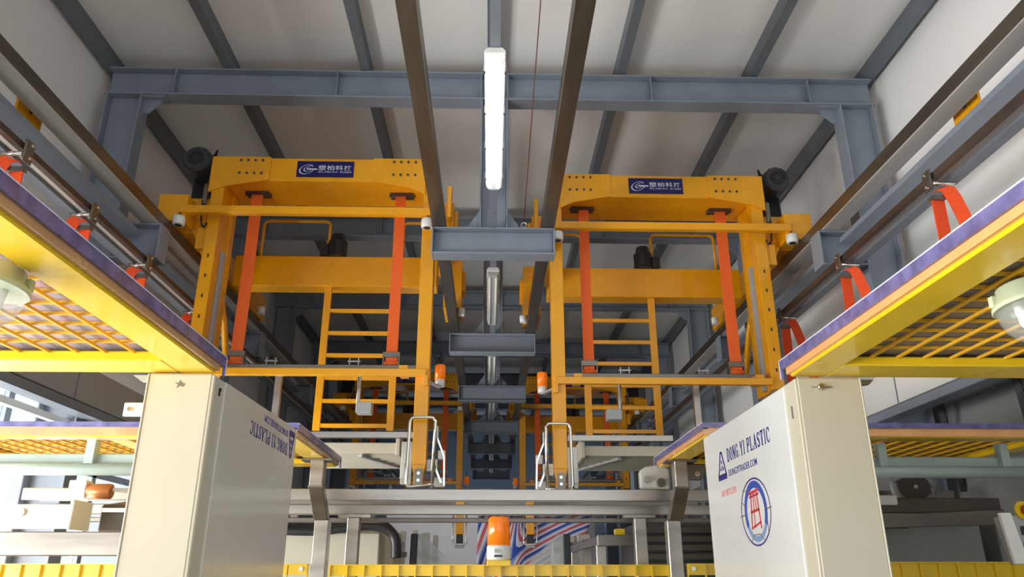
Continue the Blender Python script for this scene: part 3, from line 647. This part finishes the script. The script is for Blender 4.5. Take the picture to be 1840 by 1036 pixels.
def tri_logo(u, v, w, h):
    t = 0.010
    return strokes([(u-w/2, v-h/2, u-w*0.08, v+h/2, t), (u+w/2, v-h/2, u+w*0.08, v+h/2, t), (u-w*0.1, v+h/2, u+w*0.1, v+h/2, t*0.8), (u-w/2-0.003, v-h/2, u+w/2+0.003, v-h/2, t*2.0),
                    (u, v+h*0.18, u, v+h*0.05, 0.012), (u-w*0.14, v-h*0.12, u-w*0.14, v-h*0.24, 0.012), (u+w*0.14, v-h*0.12, u+w*0.14, v-h*0.24, 0.012), (u, v-h*0.06, u, v-h*0.12, 0.012)])
def cabinet(s, label):
    B = lambda: MB(s)
    if s < 0:
        x0, x1, ya, yb, zt = 0.88, 1.086, 2.40, 3.46, 2.305
    else:
        x0, x1, ya, yb, zt = 0.978, 1.19, 2.40, 3.50, 2.305
    r = thing('control_cabinet', (s*(x0+x1)/2, (ya+yb)/2, 0), label, 'cabinet', 'tall cream cabinets under the platforms')
    B().box(x0+0.004, x1, ya, yb, 0, zt).build('body', M['cream'], r, 0.006)
    B().box(x0-0.002, x0+0.01, ya+0.002, ya+0.022, 0.02, zt-0.004).build('corner_flange', M['cream'], r, 0.003)
    B().box(x0, x0+0.01, ya+0.022, ya+0.12, 0.02, zt-0.006).build('door_edge', M['creamd'] if s < 0 else M['cream'], r)
    B().box(x1-0.004, x1+0.002, ya-0.003, ya+0.02, 0.02, zt-0.002).build('edge_flange', M['cream'], r, 0.002)
    xp = x0-0.006
    zq = 2.30 if s < 0 else 2.295
    pn = B().prism([(ya+0.10, 0.05), (yb+0.02, 0.05), (yb+0.02, zq+(0.02 if s < 0 else 0)), (ya+0.10, zq)], 'x', xp, x0+0.006).build('printed_sheet', M['panelg'] if s < 0 else M['panel'], r, 0.002)
    xs = s*xp
    if s > 0:
        org = (3.30, 2.15)
        for w_ in serif_words('DONG.YI PLASTIC', 0.115, 0.635, -0.008, 0.045): decal(pn, 'print', M['inkblue'], w_, xs, -1, org, False, 0.0006)
        decal(pn, 'print', M['inkblue'], fit_text('DONGYITRADER.COM', 0.118, 0.47, -0.066, -0.04, 0.004), xs, -1, org, False, 0.0006)
        decal(pn, 'print', M['inkblue'], tri_logo(0.03, -0.008, 0.115, 0.10), xs, -1, org, False, 0.0006)
        decal(pn, 'print', M['inkpink'], fit_text('DAIL PARTYLLOYES', -0.012, 0.195, -0.137, -0.111, 0.006), xs, -1, org, False, 0.0006)
        c = (0.395, -0.225); R = 0.118
        decal(pn, 'print', M['inkblue'], ell(c[0], c[1], R*1.37, R, 0.006, 0, 360, 48), xs, -1, org, False, 0.0006)
        decal(pn, 'print', M['inkblue2'], ell(c[0]+0.003, c[1]-0.0, R*0.95, R*0.82, 0.026, -30, 210, 40), xs, -1, org, False, 0.0008)
        decal(pn, 'print', M['inklight'], ell(c[0]+0.003, c[1]-0.0, R*0.95, R*0.82, 0.02, 210, 330, 20), xs, -1, org, False, 0.0008)
        q = lambda L: strokes([(c[0]+a*R*1.35, c[1]+b_*R*0.95, c[0]+d*R*1.35, c[1]+e*R*0.95, t) for a, b_, d, e, t in L])
        decal(pn, 'print', M['inkred'], q([(-.32,-.55,-.2,.6,.008),(.32,-.55,.2,.6,.008),(-.1,-.5,-.05,.6,.005),(.1,.0,.05,.6,.005),(-.34,.6,.34,.66,.009),(-.34,.48,.34,.53,.006),(-.3,.0,.3,.05,.008),(-.3,-.5,.32,-.35,.006)]), xs, -1, org, False, 0.001)
        for L_ in [(-1.1,-.06,-.75,-.04,.004),(.75,.0,1.1,.03,.004),(-.95,.4,-.7,.25,.003),(-.8,.75,-.4,.72,.003),(-.5,-.95,-.2,-.72,.003),(.5,-.95,.2,-.72,.003),(-.2,-.72,.2,-.72,.003),(.75,-.2,.75,-.75,.003)]: decal(pn, 'print', M['inkgrey'], q([L_]), xs, -1, org, False, 0.001)
    else:
        org = (3.40, 2.24)
        for w_ in serif_words('DONG.YI PLASTIC', 0.06, 0.60, 0.005, 0.055): decal(pn, 'print', M['inkblue'], w_, xs, 1, org, True, 0.0006)
        decal(pn, 'print', M['inkblue'], fit_text('DONGYITRADER.COM', 0.07, 0.43, -0.047, -0.02, 0.0), xs, 1, org, True, 0.0006)
        decal(pn, 'print', M['inkblue'], tri_logo(0.0, 0.005, 0.085, 0.10), xs, 1, org, True, 0.0006)
    if s > 0:
        B().prism([(1.188, 2.305), (1.25, 2.305), (1.235, 2.29), (1.188, 2.285)], 'y', 2.43, 2.45).build('bracket', M['inoxd'], r)
        lk = B().lathe((1.058, ya-0.012, 2.272), (0, 1, 0), [(0, 0.009), (0.004, 0.012), (0.012, 0.012)], 14).build('lock', M['chrome'], r)
        B().box(1.07, 1.095, ya-0.003, ya, 2.270, 2.274).build('scratch', M['inkgrey'], r)
        B().box(1.028, 1.05, ya-0.0025, ya, 2.271, 2.273).build('scratch', M['inkgrey'], r)
        B().box(x0-0.0035, x0, ya+0.05, ya+0.056, 2.18, 2.22).build('scratch', M['inkgrey'], r)
    else:
        pts = [(-0.018, 0.0), (-0.008, 0.003), (0.0, 0.012), (0.004, 0.002), (0.016, 0.006), (0.005, -0.003), (0.008, -0.014), (-0.002, -0.006), (-0.012, -0.01)]
        B().prism([(0.985+p[0], 2.27+p[1]) for p in pts], 'y', ya-0.001, ya+0.002).build('pencil_mark', M['inkgrey'], r)
        B().cyl((x0-0.006, ya+0.06, 2.265), (x0+0.002, ya+0.06, 2.265), 0.006, 8).box(x0-0.004, x0, ya+0.056, ya+0.064, 2.245, 2.262).build('latch_hole', M['black'], r)
        hp = B().box(1.085, 1.165, 2.44, 2.452, 2.175, 2.218).build('hinge_plate', M['white'], r, 0.002)
        B().cyl((1.143, 2.43, 2.196), (1.143, 2.441, 2.196), 0.007, 10).build('bolt', M['chrome'], hp)
        B().prism([(1.085, 2.305), (1.15, 2.305), (1.12, 2.285), (1.085, 2.285)], 'y', 2.43, 2.45).build('bracket', M['greybox'], r)
cabinet(-1, 'tall cream cabinet on the left, grey side sheet with upside-down blue lettering')
cabinet(1, 'tall cream cabinet on the right, white side sheet with blue lettering and round emblem')

# ------------------------------------------------------------------ stainless frames, posts and fence
def beam_x(name, x0, x1, y, z0, z1, dep, m, label):
    return tag(MB().box(x0, x1, y-dep/2, y+dep/2, z0, z1).build(name, m, None, 0.004), label, 'beam', 'stainless cross beams')
beam_x('cross_beam', -2.7, 2.75, 4.66, 2.115, 2.182, 0.07, M['inox'], 'topmost stainless cross beam between the two gooseneck posts')
beam_x('cross_beam', -2.7, 2.75, 4.85, 2.052, 2.110, 0.06, M['inox'], 'second stainless cross beam, just below the topmost')
beam_x('cross_beam', -2.7, 2.75, 5.02, 2.018, 2.046, 0.05, M['inoxd'], 'thin lowest stainless cross beam above the striped tarpaulin')
beam_x('cross_beam', -2.75, -1.3, 3.98, 1.795, 1.905, 0.08, M['inoxd'], 'wide stainless cross beam low on the left by the windows')
def gooseneck(s, xa, xb, w, label):
    r = thing('gooseneck_post', (s*xb, 4.6, 0), label, 'post', 'gooseneck posts')
    B = lambda: MB(s)
    B().box(xb-w/2, xb+w/2, 4.50, 4.585, 0, 2.0).build('post_section', M['inox'], r, 0.004)
    B().prism([(4.30, 2.16), (4.385, 2.16), (4.585, 2.0), (4.50, 2.0)], 'x', xa-w/2, xa+w/2+0.0).build('slanted_link', M['inoxd'], r, 0.003)
    B().box(xa-w/2+0.003, xa+w/2-0.003, 4.30, 4.385, 2.16, 2.305).build('post_section', M['inox'], r, 0.004)
    B().box(xa-w/2-0.04, xa+w/2+0.05, 4.29, 4.40, 2.298, 2.308).build('top_plate', M['inoxd'], r)
    B().box(xa-w/2-0.002, xa+w/2+0.002, 4.296, 4.30, 2.155, 2.165).build('weld_seam', M['inoxd'], r)
gooseneck(-1, 0.953, 0.945, 0.078, 'gooseneck stainless post under the far left platform corner')
gooseneck(1, 1.05, 1.035, 0.078, 'gooseneck stainless post under the far right platform corner')
for s, x, l in ((-1, 0.815, 'inner stainless post standing right of the left gooseneck post'), (1, 0.895, 'inner stainless post standing left of the right gooseneck post')):
    r = thing('short_post', (s*x, 4.87, 0), l, 'post', 'short inner posts')
    MB(s).box(x-0.036, x+0.036, 4.77, 4.84, 0, 2.032).build('upright', M['inox'], r, 0.004)
    MB(s).box(x-0.10, x+0.09, 4.76, 4.82, 2.032, 2.048).build('cap_plate', M['inox'], r)
def fence(x0, x1, y, z0, z1, label, lug=None):
    r = thing('fence_panel', ((x0+x1)/2, y, 0), label, 'fence', 'yellow fence panels')
    B = MB
    B().box(x0, x1, y, y+0.006, z0, z1).build('band', M['yellow'], r)
    B().box(x0, x1, y-0.012, y+0.012, z1-0.004, z1+0.002).build('cap_strip', M['yellow'], r)
    n = max(1, int((x1-x0)/0.092)); src = None
    for k in range(n+1):
        x = x0+0.004+k*(x1-x0-0.008)/n
        if src is None: src = B().box(x-0.004, x+0.004, y-0.017, y-0.001, 0.2, z1-0.003).build('upright_wire', M['yellow'], r); xs = x
        else: part_at(src, r, (x-xs, 0, 0))
    for z in [1.66-0.25*k for k in range(6)]:
        B().bar((x0, y-0.012, z), (x1, y-0.012, z), 0.006, 0.006).build('cross_wire', M['yellow'], r)
    if lug is not None:
        lp = B().box(lug-0.05, lug+0.05, y-0.018, y-0.011, z0+0.0, z1+0.003).build('lug_plate', M['yellow'], r, 0.002)
        B().cyl((lug+(0.02 if lug < 0 else -0.02), y-0.026, (z0+z1)/2+0.004), (lug+(0.02 if lug < 0 else -0.02), y-0.018, (z0+z1)/2+0.004), 0.012, 10).build('bolt', M['chrome'], lp)
    return r
fence(-0.885, 0.995, 4.52, 1.705, 1.762, 'yellow fence panel in the middle, beacon on top')
fence(-1.45, -1.0, 4.52, 1.71, 1.765, 'yellow fence panel with a bolted lug left of the left gooseneck post', -1.055)
fence(1.09, 1.40, 4.52, 1.71, 1.768, 'yellow fence panel with a bolted lug right of the right gooseneck post', 1.145)
fence(-2.9, -1.5, 3.98, 1.70, 1.758, 'yellow fence panel at the lower left edge, beside the cream cabinet')
fence(1.45, 2.85, 3.95, 1.70, 1.768, 'yellow fence panel at the lower right edge, beside the cream cabinet')
r = thing('beacon', (0.045, 4.45, 1.762), 'large amber beacon with white base standing on the middle fence', 'beacon')
MB().box(-0.02, 0.11, 4.40, 4.52, 1.755, 1.785).build('mount', M['yellow'], r, 0.003)
MB().lathe((0.045, 4.45, 1.785), (0, 0, 1), [(0, 0.06), (0.01, 0.066), (0.07, 0.066), (0.078, 0.06)], 20).build('base', M['white'], r)
MB().lathe((0.045, 4.45, 1.863), (0, 0, 1), [(0, 0.064), (0.10, 0.06), (0.135, 0.058), (0.15, 0.048), (0.153, 0.01)], 20).build('lens', M['amber'], r)
MB().box(0.02, 0.065, 4.381, 4.388, 1.80, 1.812).build('label_bar', M['motor'], r)
for k in range(3): MB().box(0.022+k*0.015, 0.030+k*0.015, 4.381, 4.388, 1.822, 1.842).build('label_bar', M['greybox'], r)

# ------------------------------------------------------------------ battens under the far platforms and side machinery
for s, w in ((-1, 'left'), (1, 'right')):
    r = thing('batten_lamp', (s*1.95, 3.66, 2.15), f'long grey-green batten lamp under the far {w} platform edge', 'lamp', 'batten lamps')
    B = lambda: MB(s)
    B().box(1.25, 2.75, 3.68, 3.73, 2.19, 2.24).build('housing', M['batten'], r, 0.005)
    B().cyl((1.27, 3.66, 2.165), (2.73, 3.66, 2.165), 0.028, 14).build('tube_cover', M['batten'], r)
    for x in (1.36, 1.86, 2.45):
        B().box(x-0.02, x+0.02, 3.645, 3.69, 2.19, 2.30).build('hanger', M['batten'], r)
# left: white box end, orange roller, blocks
r = thing('roller', (-2.05, 4.25, 2.09), 'copper roller with white end block, low on the left by the window', 'roller')
MB().lathe((-2.16, 4.3, 2.13), (1, 0, 0), [(0, 0.035), (0.005, 0.04), (0.12, 0.04), (0.125, 0.03)], 14).build('drum', mat('copper_coat', srgb(196, 130, 80), 0.35, metal=0.3), r)
MB().box(-2.25, -2.16, 4.26, 4.34, 2.09, 2.185).build('end_block', M['white'], r, 0.004)
MB().bar((-2.03, 4.3, 2.14), (-1.6, 4.35, 2.10), 0.02, 0.02).build('shaft', M['inox'], r)
r = thing('white_housing', (-2.35, 4.2, 1.95), 'white open housing between the left cross beams, cut by the frame', 'housing')
MB().box(-2.7, -2.14, 4.15, 4.17, 1.93, 2.05).box(-2.14, -2.12, 4.10, 4.3, 1.925, 2.07).build('shell', M['white'], r, 0.004)
MB().cyl((-2.4, 4.13, 2.01), (-2.4, 4.15, 2.01), 0.02, 12).build('bolt', M['chrome'], r)
bb = tag(MB().prism([(4.3, 1.92), (4.62, 1.92), (4.62, 2.11), (4.3, 2.06)], 'x', -2.08, -1.72).build('bearing_block', M['rib'], None, 0.01), 'dark bearing block between the left cross beams', 'block')
MB().bar((-2.05, 4.27, 2.03), (-1.85, 4.27, 2.03), 0.03, 0.02).cyl((-1.9, 4.24, 2.02), (-1.8, 4.28, 2.02), 0.014, 8).build('clamp_lever', M['chrome'], bb)
# right: wheel ring, brown beam, dark machine, control box
r = thing('flywheel', (2.34, 4.3, 2.08), 'pale grey flywheel rim behind the right cross beams', 'wheel')
vs = MB().tube([(2.36+0.11*math.cos(a), 4.35, 2.17+0.09*math.sin(a)) for a in [k*PI/12 for k in range(25)]], 0.022, 8); vs.build('rim', M['greybox'], r)
MB().cyl((2.36, 4.34, 2.17), (2.36, 4.40, 2.17), 0.10, 20).build('disc', M['rib'], r)
MB().cyl((2.36, 4.32, 2.17), (2.36, 4.34, 2.17), 0.012, 10).build('axle', M['chrome'], r)
r = thing('drive_unit', (1.95, 4.3, 2.0), 'dark drive unit with white guards behind the right cabinet', 'machine')
MB().box(1.45, 2.75, 4.22, 4.32, 2.02, 2.10).build('dark_beam', M['rib'], r, 0.004)
MB().prism([(1.5, 1.93), (2.75, 1.96), (2.75, 2.04), (2.3, 2.02), (1.5, 2.02)], 'y', 4.2, 4.24).build('cover_plate', M['inoxd'], r, 0.003)
for k, (a, b) in enumerate(((1.72, 1.80), (1.82, 1.92), (1.93, 2.0))):
    MB().box(a, b, 4.20, 4.26, 2.10, 2.22).build('guard_tab', M['white'], r, 0.006)
MB().box(2.06, 2.17, 4.18, 4.21, 2.06, 2.11).build('name_tab', M['white'], r, 0.003)
MB().box(1.86, 1.96, 4.19, 4.21, 1.955, 1.972).build('bright_bar', M['inox'], r)
r = thing('clamp_post', (1.93, 4.3, 0), 'stainless post with a long clamp, right of the right cabinet', 'post')
MB().box(1.90, 1.98, 4.26, 4.34, 0, 1.96).build('upright', M['inox'], r, 0.004)
MB().tube([(2.04, 4.18, 1.97), (2.05, 4.18, 1.8), (2.06, 4.18, 1.78)], 0.016, 8).build('clamp_arm', M['inox'], r)
tag(MB().box(1.50, 1.86, 4.75, 5.3, 0, 1.93).build('machine_box', M['greybox'], None, 0.01), 'pale grey machine box left of the right side post', 'machine')
r = thing('machine_cabinet', (2.5, 4.9, 0), 'blue-grey machine cabinet with slanted flank behind the right fence', 'machine')
MB().prism([(2.1, 0), (2.85, 0), (2.85, 2.0), (2.25, 2.0), (2.1, 1.85)], 'y', 4.6, 4.89).build('body', M['wallgrey'], r, 0.01)
MB().prism([(2.08, 1.7), (2.12, 1.7), (2.27, 2.0), (2.22, 2.02)], 'y', 4.58, 4.89).build('flank', M['steel'], r)
MB().cyl((2.27, 4.56, 1.99), (2.40, 4.56, 1.99), 0.03, 10).build('grip', M['black'], r)
r = thing('control_box', (2.05, 3.05, 1.74), 'grey control box with emergency stop, cut by the right frame edge', 'control box')
MB().prism([(1.945, 1.93), (1.99, 1.93), (2.02, 1.745), (1.965, 1.745)], 'y', 3.0, 3.02).build('side_plate', M['white'], r, 0.003)
MB().prism([(1.99, 1.92), (2.2, 1.92), (2.2, 1.745), (2.02, 1.745)], 'y', 3.01, 3.12).build('case', M['greybox'], r, 0.003)
MB().lathe((2.04, 3.012, 1.938), (0.2, -1, 0.1), [(0, 0.034), (0.012, 0.034)], 18).build('stop_ring', M['yellow'], r)
MB().lathe((2.045, 2.998, 1.938), (0.2, -1, 0.1), [(0, 0.02), (0.014, 0.022), (0.02, 0.016)], 16).build('stop_button', M['red'], r)
for z in (1.865, 1.805):
    q = MB().box(2.018, 2.06, 3.002, 3.012, z-0.016, z+0.016).build('socket', M['black'], r, 0.002)
    MB().cyl((2.034, 2.998, z), (2.034, 3.003, z), 0.007, 8).build('screw', M['chrome'], q)

# ------------------------------------------------------------------ machines behind the middle fence
r = thing('cream_machine', (-1.08, 5.9, 0), 'cream machine cabinet behind the left posts, black hose across its top', 'machine')
MB().box(-1.5, -0.76, 5.55, 6.4, 0, 1.985).build('case', M['creamd'], r, 0.008)
MB().box(-1.5, -0.70, 5.85, 6.4, 1.0, 2.02).build('case', M['cream'], r, 0.008)
def hose(pts, rad):
    b = MB(); pts = [Vector(p) for p in pts]; n = 60; P = []
    for i in range(n+1):
        t = i/n*(len(pts)-1); k = min(int(t), len(pts)-2); u = t-k
        p0 = pts[max(k-1, 0)]; p1 = pts[k]; p2 = pts[k+1]; p3 = pts[min(k+2, len(pts)-1)]
        P.append(0.5*((2*p1)+(-p0+p2)*u+(2*p0-5*p1+4*p2-p3)*u*u+(-p0+3*p1-3*p2+p3)*u**3))
    return b.tube(P, rad, 8)
for k, dy in enumerate((0, 0.08)):
    h = 0.035*k
    tag(hose([(-1.55, 5.505+dy, 2.0+h), (-1.2, 5.505+dy, 1.99+h), (-0.95, 5.505+dy, 2.015+h), (-0.78, 5.505+dy, 2.02+h), (-0.66, 5.505+dy, 1.96), (-0.64, 5.505+dy, 1.82)], 0.03).build('hose', M['black']),
        ['front black hose draped over the cream machine', 'rear black hose draped over the cream machine'][k], 'hose', 'black hoses on the cream machine')
r = thing('slatted_housing', (1.6, 5.8, 0), 'dark brown slatted housing behind the right posts', 'machine')
MB().box(1.02, 2.3, 5.6, 6.3, 0, 2.05).build('case', M['motor'], r)
for k in range(6):
    MB().bar((1.02, 5.585, 1.72+k*0.058), (2.3, 5.585, 1.72+k*0.058), 0.03, 0.036, (0, -0.3, 1)).build('slat', M['rib'], r)
r = thing('side_table_frame', (0.8, 6.2, 0), 'stainless side frame on three posts, left of the slatted housing', 'frame')
MB().prism([(5.3, 1.90), (7.4, 1.90), (7.4, 1.955), (5.3, 1.955)], 'x', 0.70, 0.74).build('long_beam', M['inox'], r, 0.003)
MB().box(0.70, 1.0, 5.26, 5.30, 1.89, 1.96).build('end_beam', M['inoxd'], r, 0.003)
for y in (5.34, 6.1, 7.0): MB().box(0.70, 0.765, y, y+0.06, 0, 1.90).build('leg', M['inox'], r, 0.003)
MB().box(0.86, 0.92, 5.5, 5.6, 1.95, 2.01).build('yellow_tab', M['yellow'], r)
# tarpaulin with folds
def tarpaulin():
    nx, nz = 30, 14; vs = []; fs = []; uvs = []
    for j in range(nz+1):
        for i in range(nx+1):
            u, v = i/nx, j/nz
            x = -0.15+1.35*u*(0.75+0.25*v); z = 1.75+0.62*v-0.10*math.sin(PI*u)*(1-v)
            y = 9.0+0.05*math.sin(9*u+2.5*v)+0.03*math.sin(17*u-3*v)+0.35*v*v
            vs.append((x, y, z)); w_ = min(1, max(0, (u-0.28)/0.2)); w_ = w_*w_*(3-2*w_); uvs.append(((1-w_)*(1.5*u-0.25*v)+w_*(0.95*(v-0.75*u)+0.2+0.04*math.sin(5*u)), v))
    for j in range(nz):
        for i in range(nx):
            a = j*(nx+1)+i; fs.append((a, a+1, a+nx+2, a+nx+1))
    b = MB(); b.raw(vs, fs, True)
    base = Vector((0.45, 9.0, 1.7)); me = bpy.data.meshes.new('striped_tarpaulin'); me.from_pydata([Vector(v)-base for v in vs], [], fs)
    uvl = me.uv_layers.new(name='print')
    for p in me.polygons:
        p.use_smooth = True
        for li in p.loop_indices: uvl.data[li].uv = uvs[me.loops[li].vertex_index]
    me.materials.append(M['tarp']); o = bpy.data.objects.new('striped_tarpaulin', me); COL.objects.link(o); o.location = base
    sd = o.modifiers.new('cloth', 'SOLIDIFY'); sd.thickness = 0.004
    tag(o, 'red, white and blue striped tarpaulin draped behind the beacon', 'tarpaulin')
tarpaulin()
tag(MB().box(-1.3, 1.3, 10.0, 10.05, 0, 2.5).build('white_sheet', M['sheet']), 'white sheet hanging behind the striped tarpaulin', 'sheet')
for s, xx, l in ((-1, 0.40, 'clear triangular guard plate left of the beacon'), (1, 0.46, 'clear triangular guard plate right of the beacon')):
    r = thing('guard_plate', (s*xx, 6.0, 1.7), l, 'guard', 'clear triangular guards')
    MB(s).prism([(0.18, 1.70), (0.55, 1.70), (0.55, 2.0), (0.50, 2.0)], 'y', 6.0, 6.012).build('sheet', M['plex'], r)
    MB(s).bar((0.57, 6.0, 1.6), (0.565, 6.0, 2.0), 0.05, 0.05, (0, 1, 0)).build('post', M['black'], r, 0.006)
    MB(s).box(0.1, 0.55, 5.99, 6.03, 1.55, 1.705).build('sill', M['motor'], r)
def gripper(x, y, label):
    r = thing('gripper', (x, y, 1.9), label, 'gripper', 'hanging grippers')
    MB().box(x-0.03, x+0.03, y-0.03, y, 2.0, 2.26).box(x-0.03, x+0.03, y-0.03, y+0.06, 2.245, 2.26).build('stem', M['crane'], r, 0.003)
    MB().box(x-0.025, x+0.025, y-0.01, y+0.05, 1.93, 2.0).build('jaw', M['black'], r, 0.004)
    MB().tube(arc_path([(x-0.05, y-0.02, 2.15), (x-0.05, y-0.02, 1.93), (x+0.05, y-0.02, 1.93), (x+0.05, y-0.02, 2.15)], 0.02), 0.007, 6).build('wire_loop', M['chrome'], r)
    MB().box(x-0.035, x+0.035, y-0.015, y+0.05, 1.905, 1.93).build('foot', M['greybox'], r, 0.003)
tag(MB().box(-1.6, 1.6, 6.1, 6.16, 2.2, 2.245).box(-1.6, -1.54, 6.42, 6.46, 0, 2.2).box(1.54, 1.6, 6.42, 6.46, 0, 2.2).box(-1.6, -1.54, 6.1, 6.46, 2.19, 2.21).box(1.54, 1.6, 6.1, 6.46, 2.19, 2.21).build('gripper_rail', M['inoxd'], None, 0.003), 'steel rail behind the cross beams that carries the two grippers', 'rail')
gripper(-0.235, 6.1, 'gripper on a yellow stem hanging left of the beacon')
gripper(0.30, 6.1, 'gripper on a yellow stem hanging right of the beacon')
for k, (x, h, w) in enumerate(((-0.72, 2.05, 0.05), (-0.62, 2.06, 0.04), (-0.53, 2.04, 0.06), (-0.45, 2.02, 0.04))):
    r = thing('pneumatic_valve', (x, 6.6, 0), ['leftmost white valve column behind the black hose', 'second white valve column from the black hose', 'third white valve column, wide one', 'rightmost slim white valve column left of the gripper'][k], 'valve', 'white valve columns')
    MB().box(x-w/2, x+w/2, 6.6, 6.66, 0, h).build('column', M['panelg'], r, 0.004)
    MB().cyl((x, 6.57, h-0.10), (x, 6.6, h-0.10), 0.018, 10).build('port', M['inox'], r)
    MB().box(x-w/2-0.012, x+w/2+0.012, 6.585, 6.67, h-0.2, h-0.16).build('clamp_ring', M['inoxd'], r)
for k, (x, h, w) in enumerate(((0.62, 2.02, 0.09), (0.74, 2.06, 0.12), (0.88, 2.08, 0.13))):
    r = thing('actuator', (x, 7.6, 0), ['small grey actuator right of the clear guard plate', 'middle pale actuator above the side frame', 'rightmost pale actuator near the inner post'][k], 'actuator', 'pale actuators')
    MB().box(x-w/2, x+w/2, 7.6, 7.75, 0, h).build('body', M['panelg'], r, 0.01)
    MB().cyl((x, 7.55, h-0.08), (x, 7.6, h-0.08), 0.025, 12).build('port', M['motor'], r)
r = thing('cast_bracket', (0.98, 5.2, 2.19), 'pale cast bracket standing on the topmost cross beam, right side', 'bracket')
MB().prism([(0.88, 2.185), (1.06, 2.185), (1.06, 2.30), (1.02, 2.33), (0.92, 2.315), (0.88, 2.29)], 'y', 4.63, 4.69).build('casting', M['panelg'], r, 0.01)
MB().cyl((0.92, 4.61, 2.24), (0.92, 4.63, 2.24), 0.02, 12).build('boss', M['inox'], r)
MB().cyl((1.0, 4.60, 2.22), (1.0, 4.63, 2.22), 0.025, 12).build('boss', M['inoxd'], r)
r = thing('corner_hinge', (1.17, 4.35, 2.2), 'grey pivot plate with bolt beside the right gooseneck post', 'hinge')
MB().prism([(1.092, 2.296), (1.20, 2.296), (1.20, 2.24), (1.17, 2.205), (1.092, 2.205)], 'y', 4.36, 4.38).build('plate', M['inoxd'], r, 0.004)
MB().cyl((1.15, 4.345, 2.24), (1.15, 4.36, 2.24), 0.016, 12).build('bolt', M['chrome'], r)
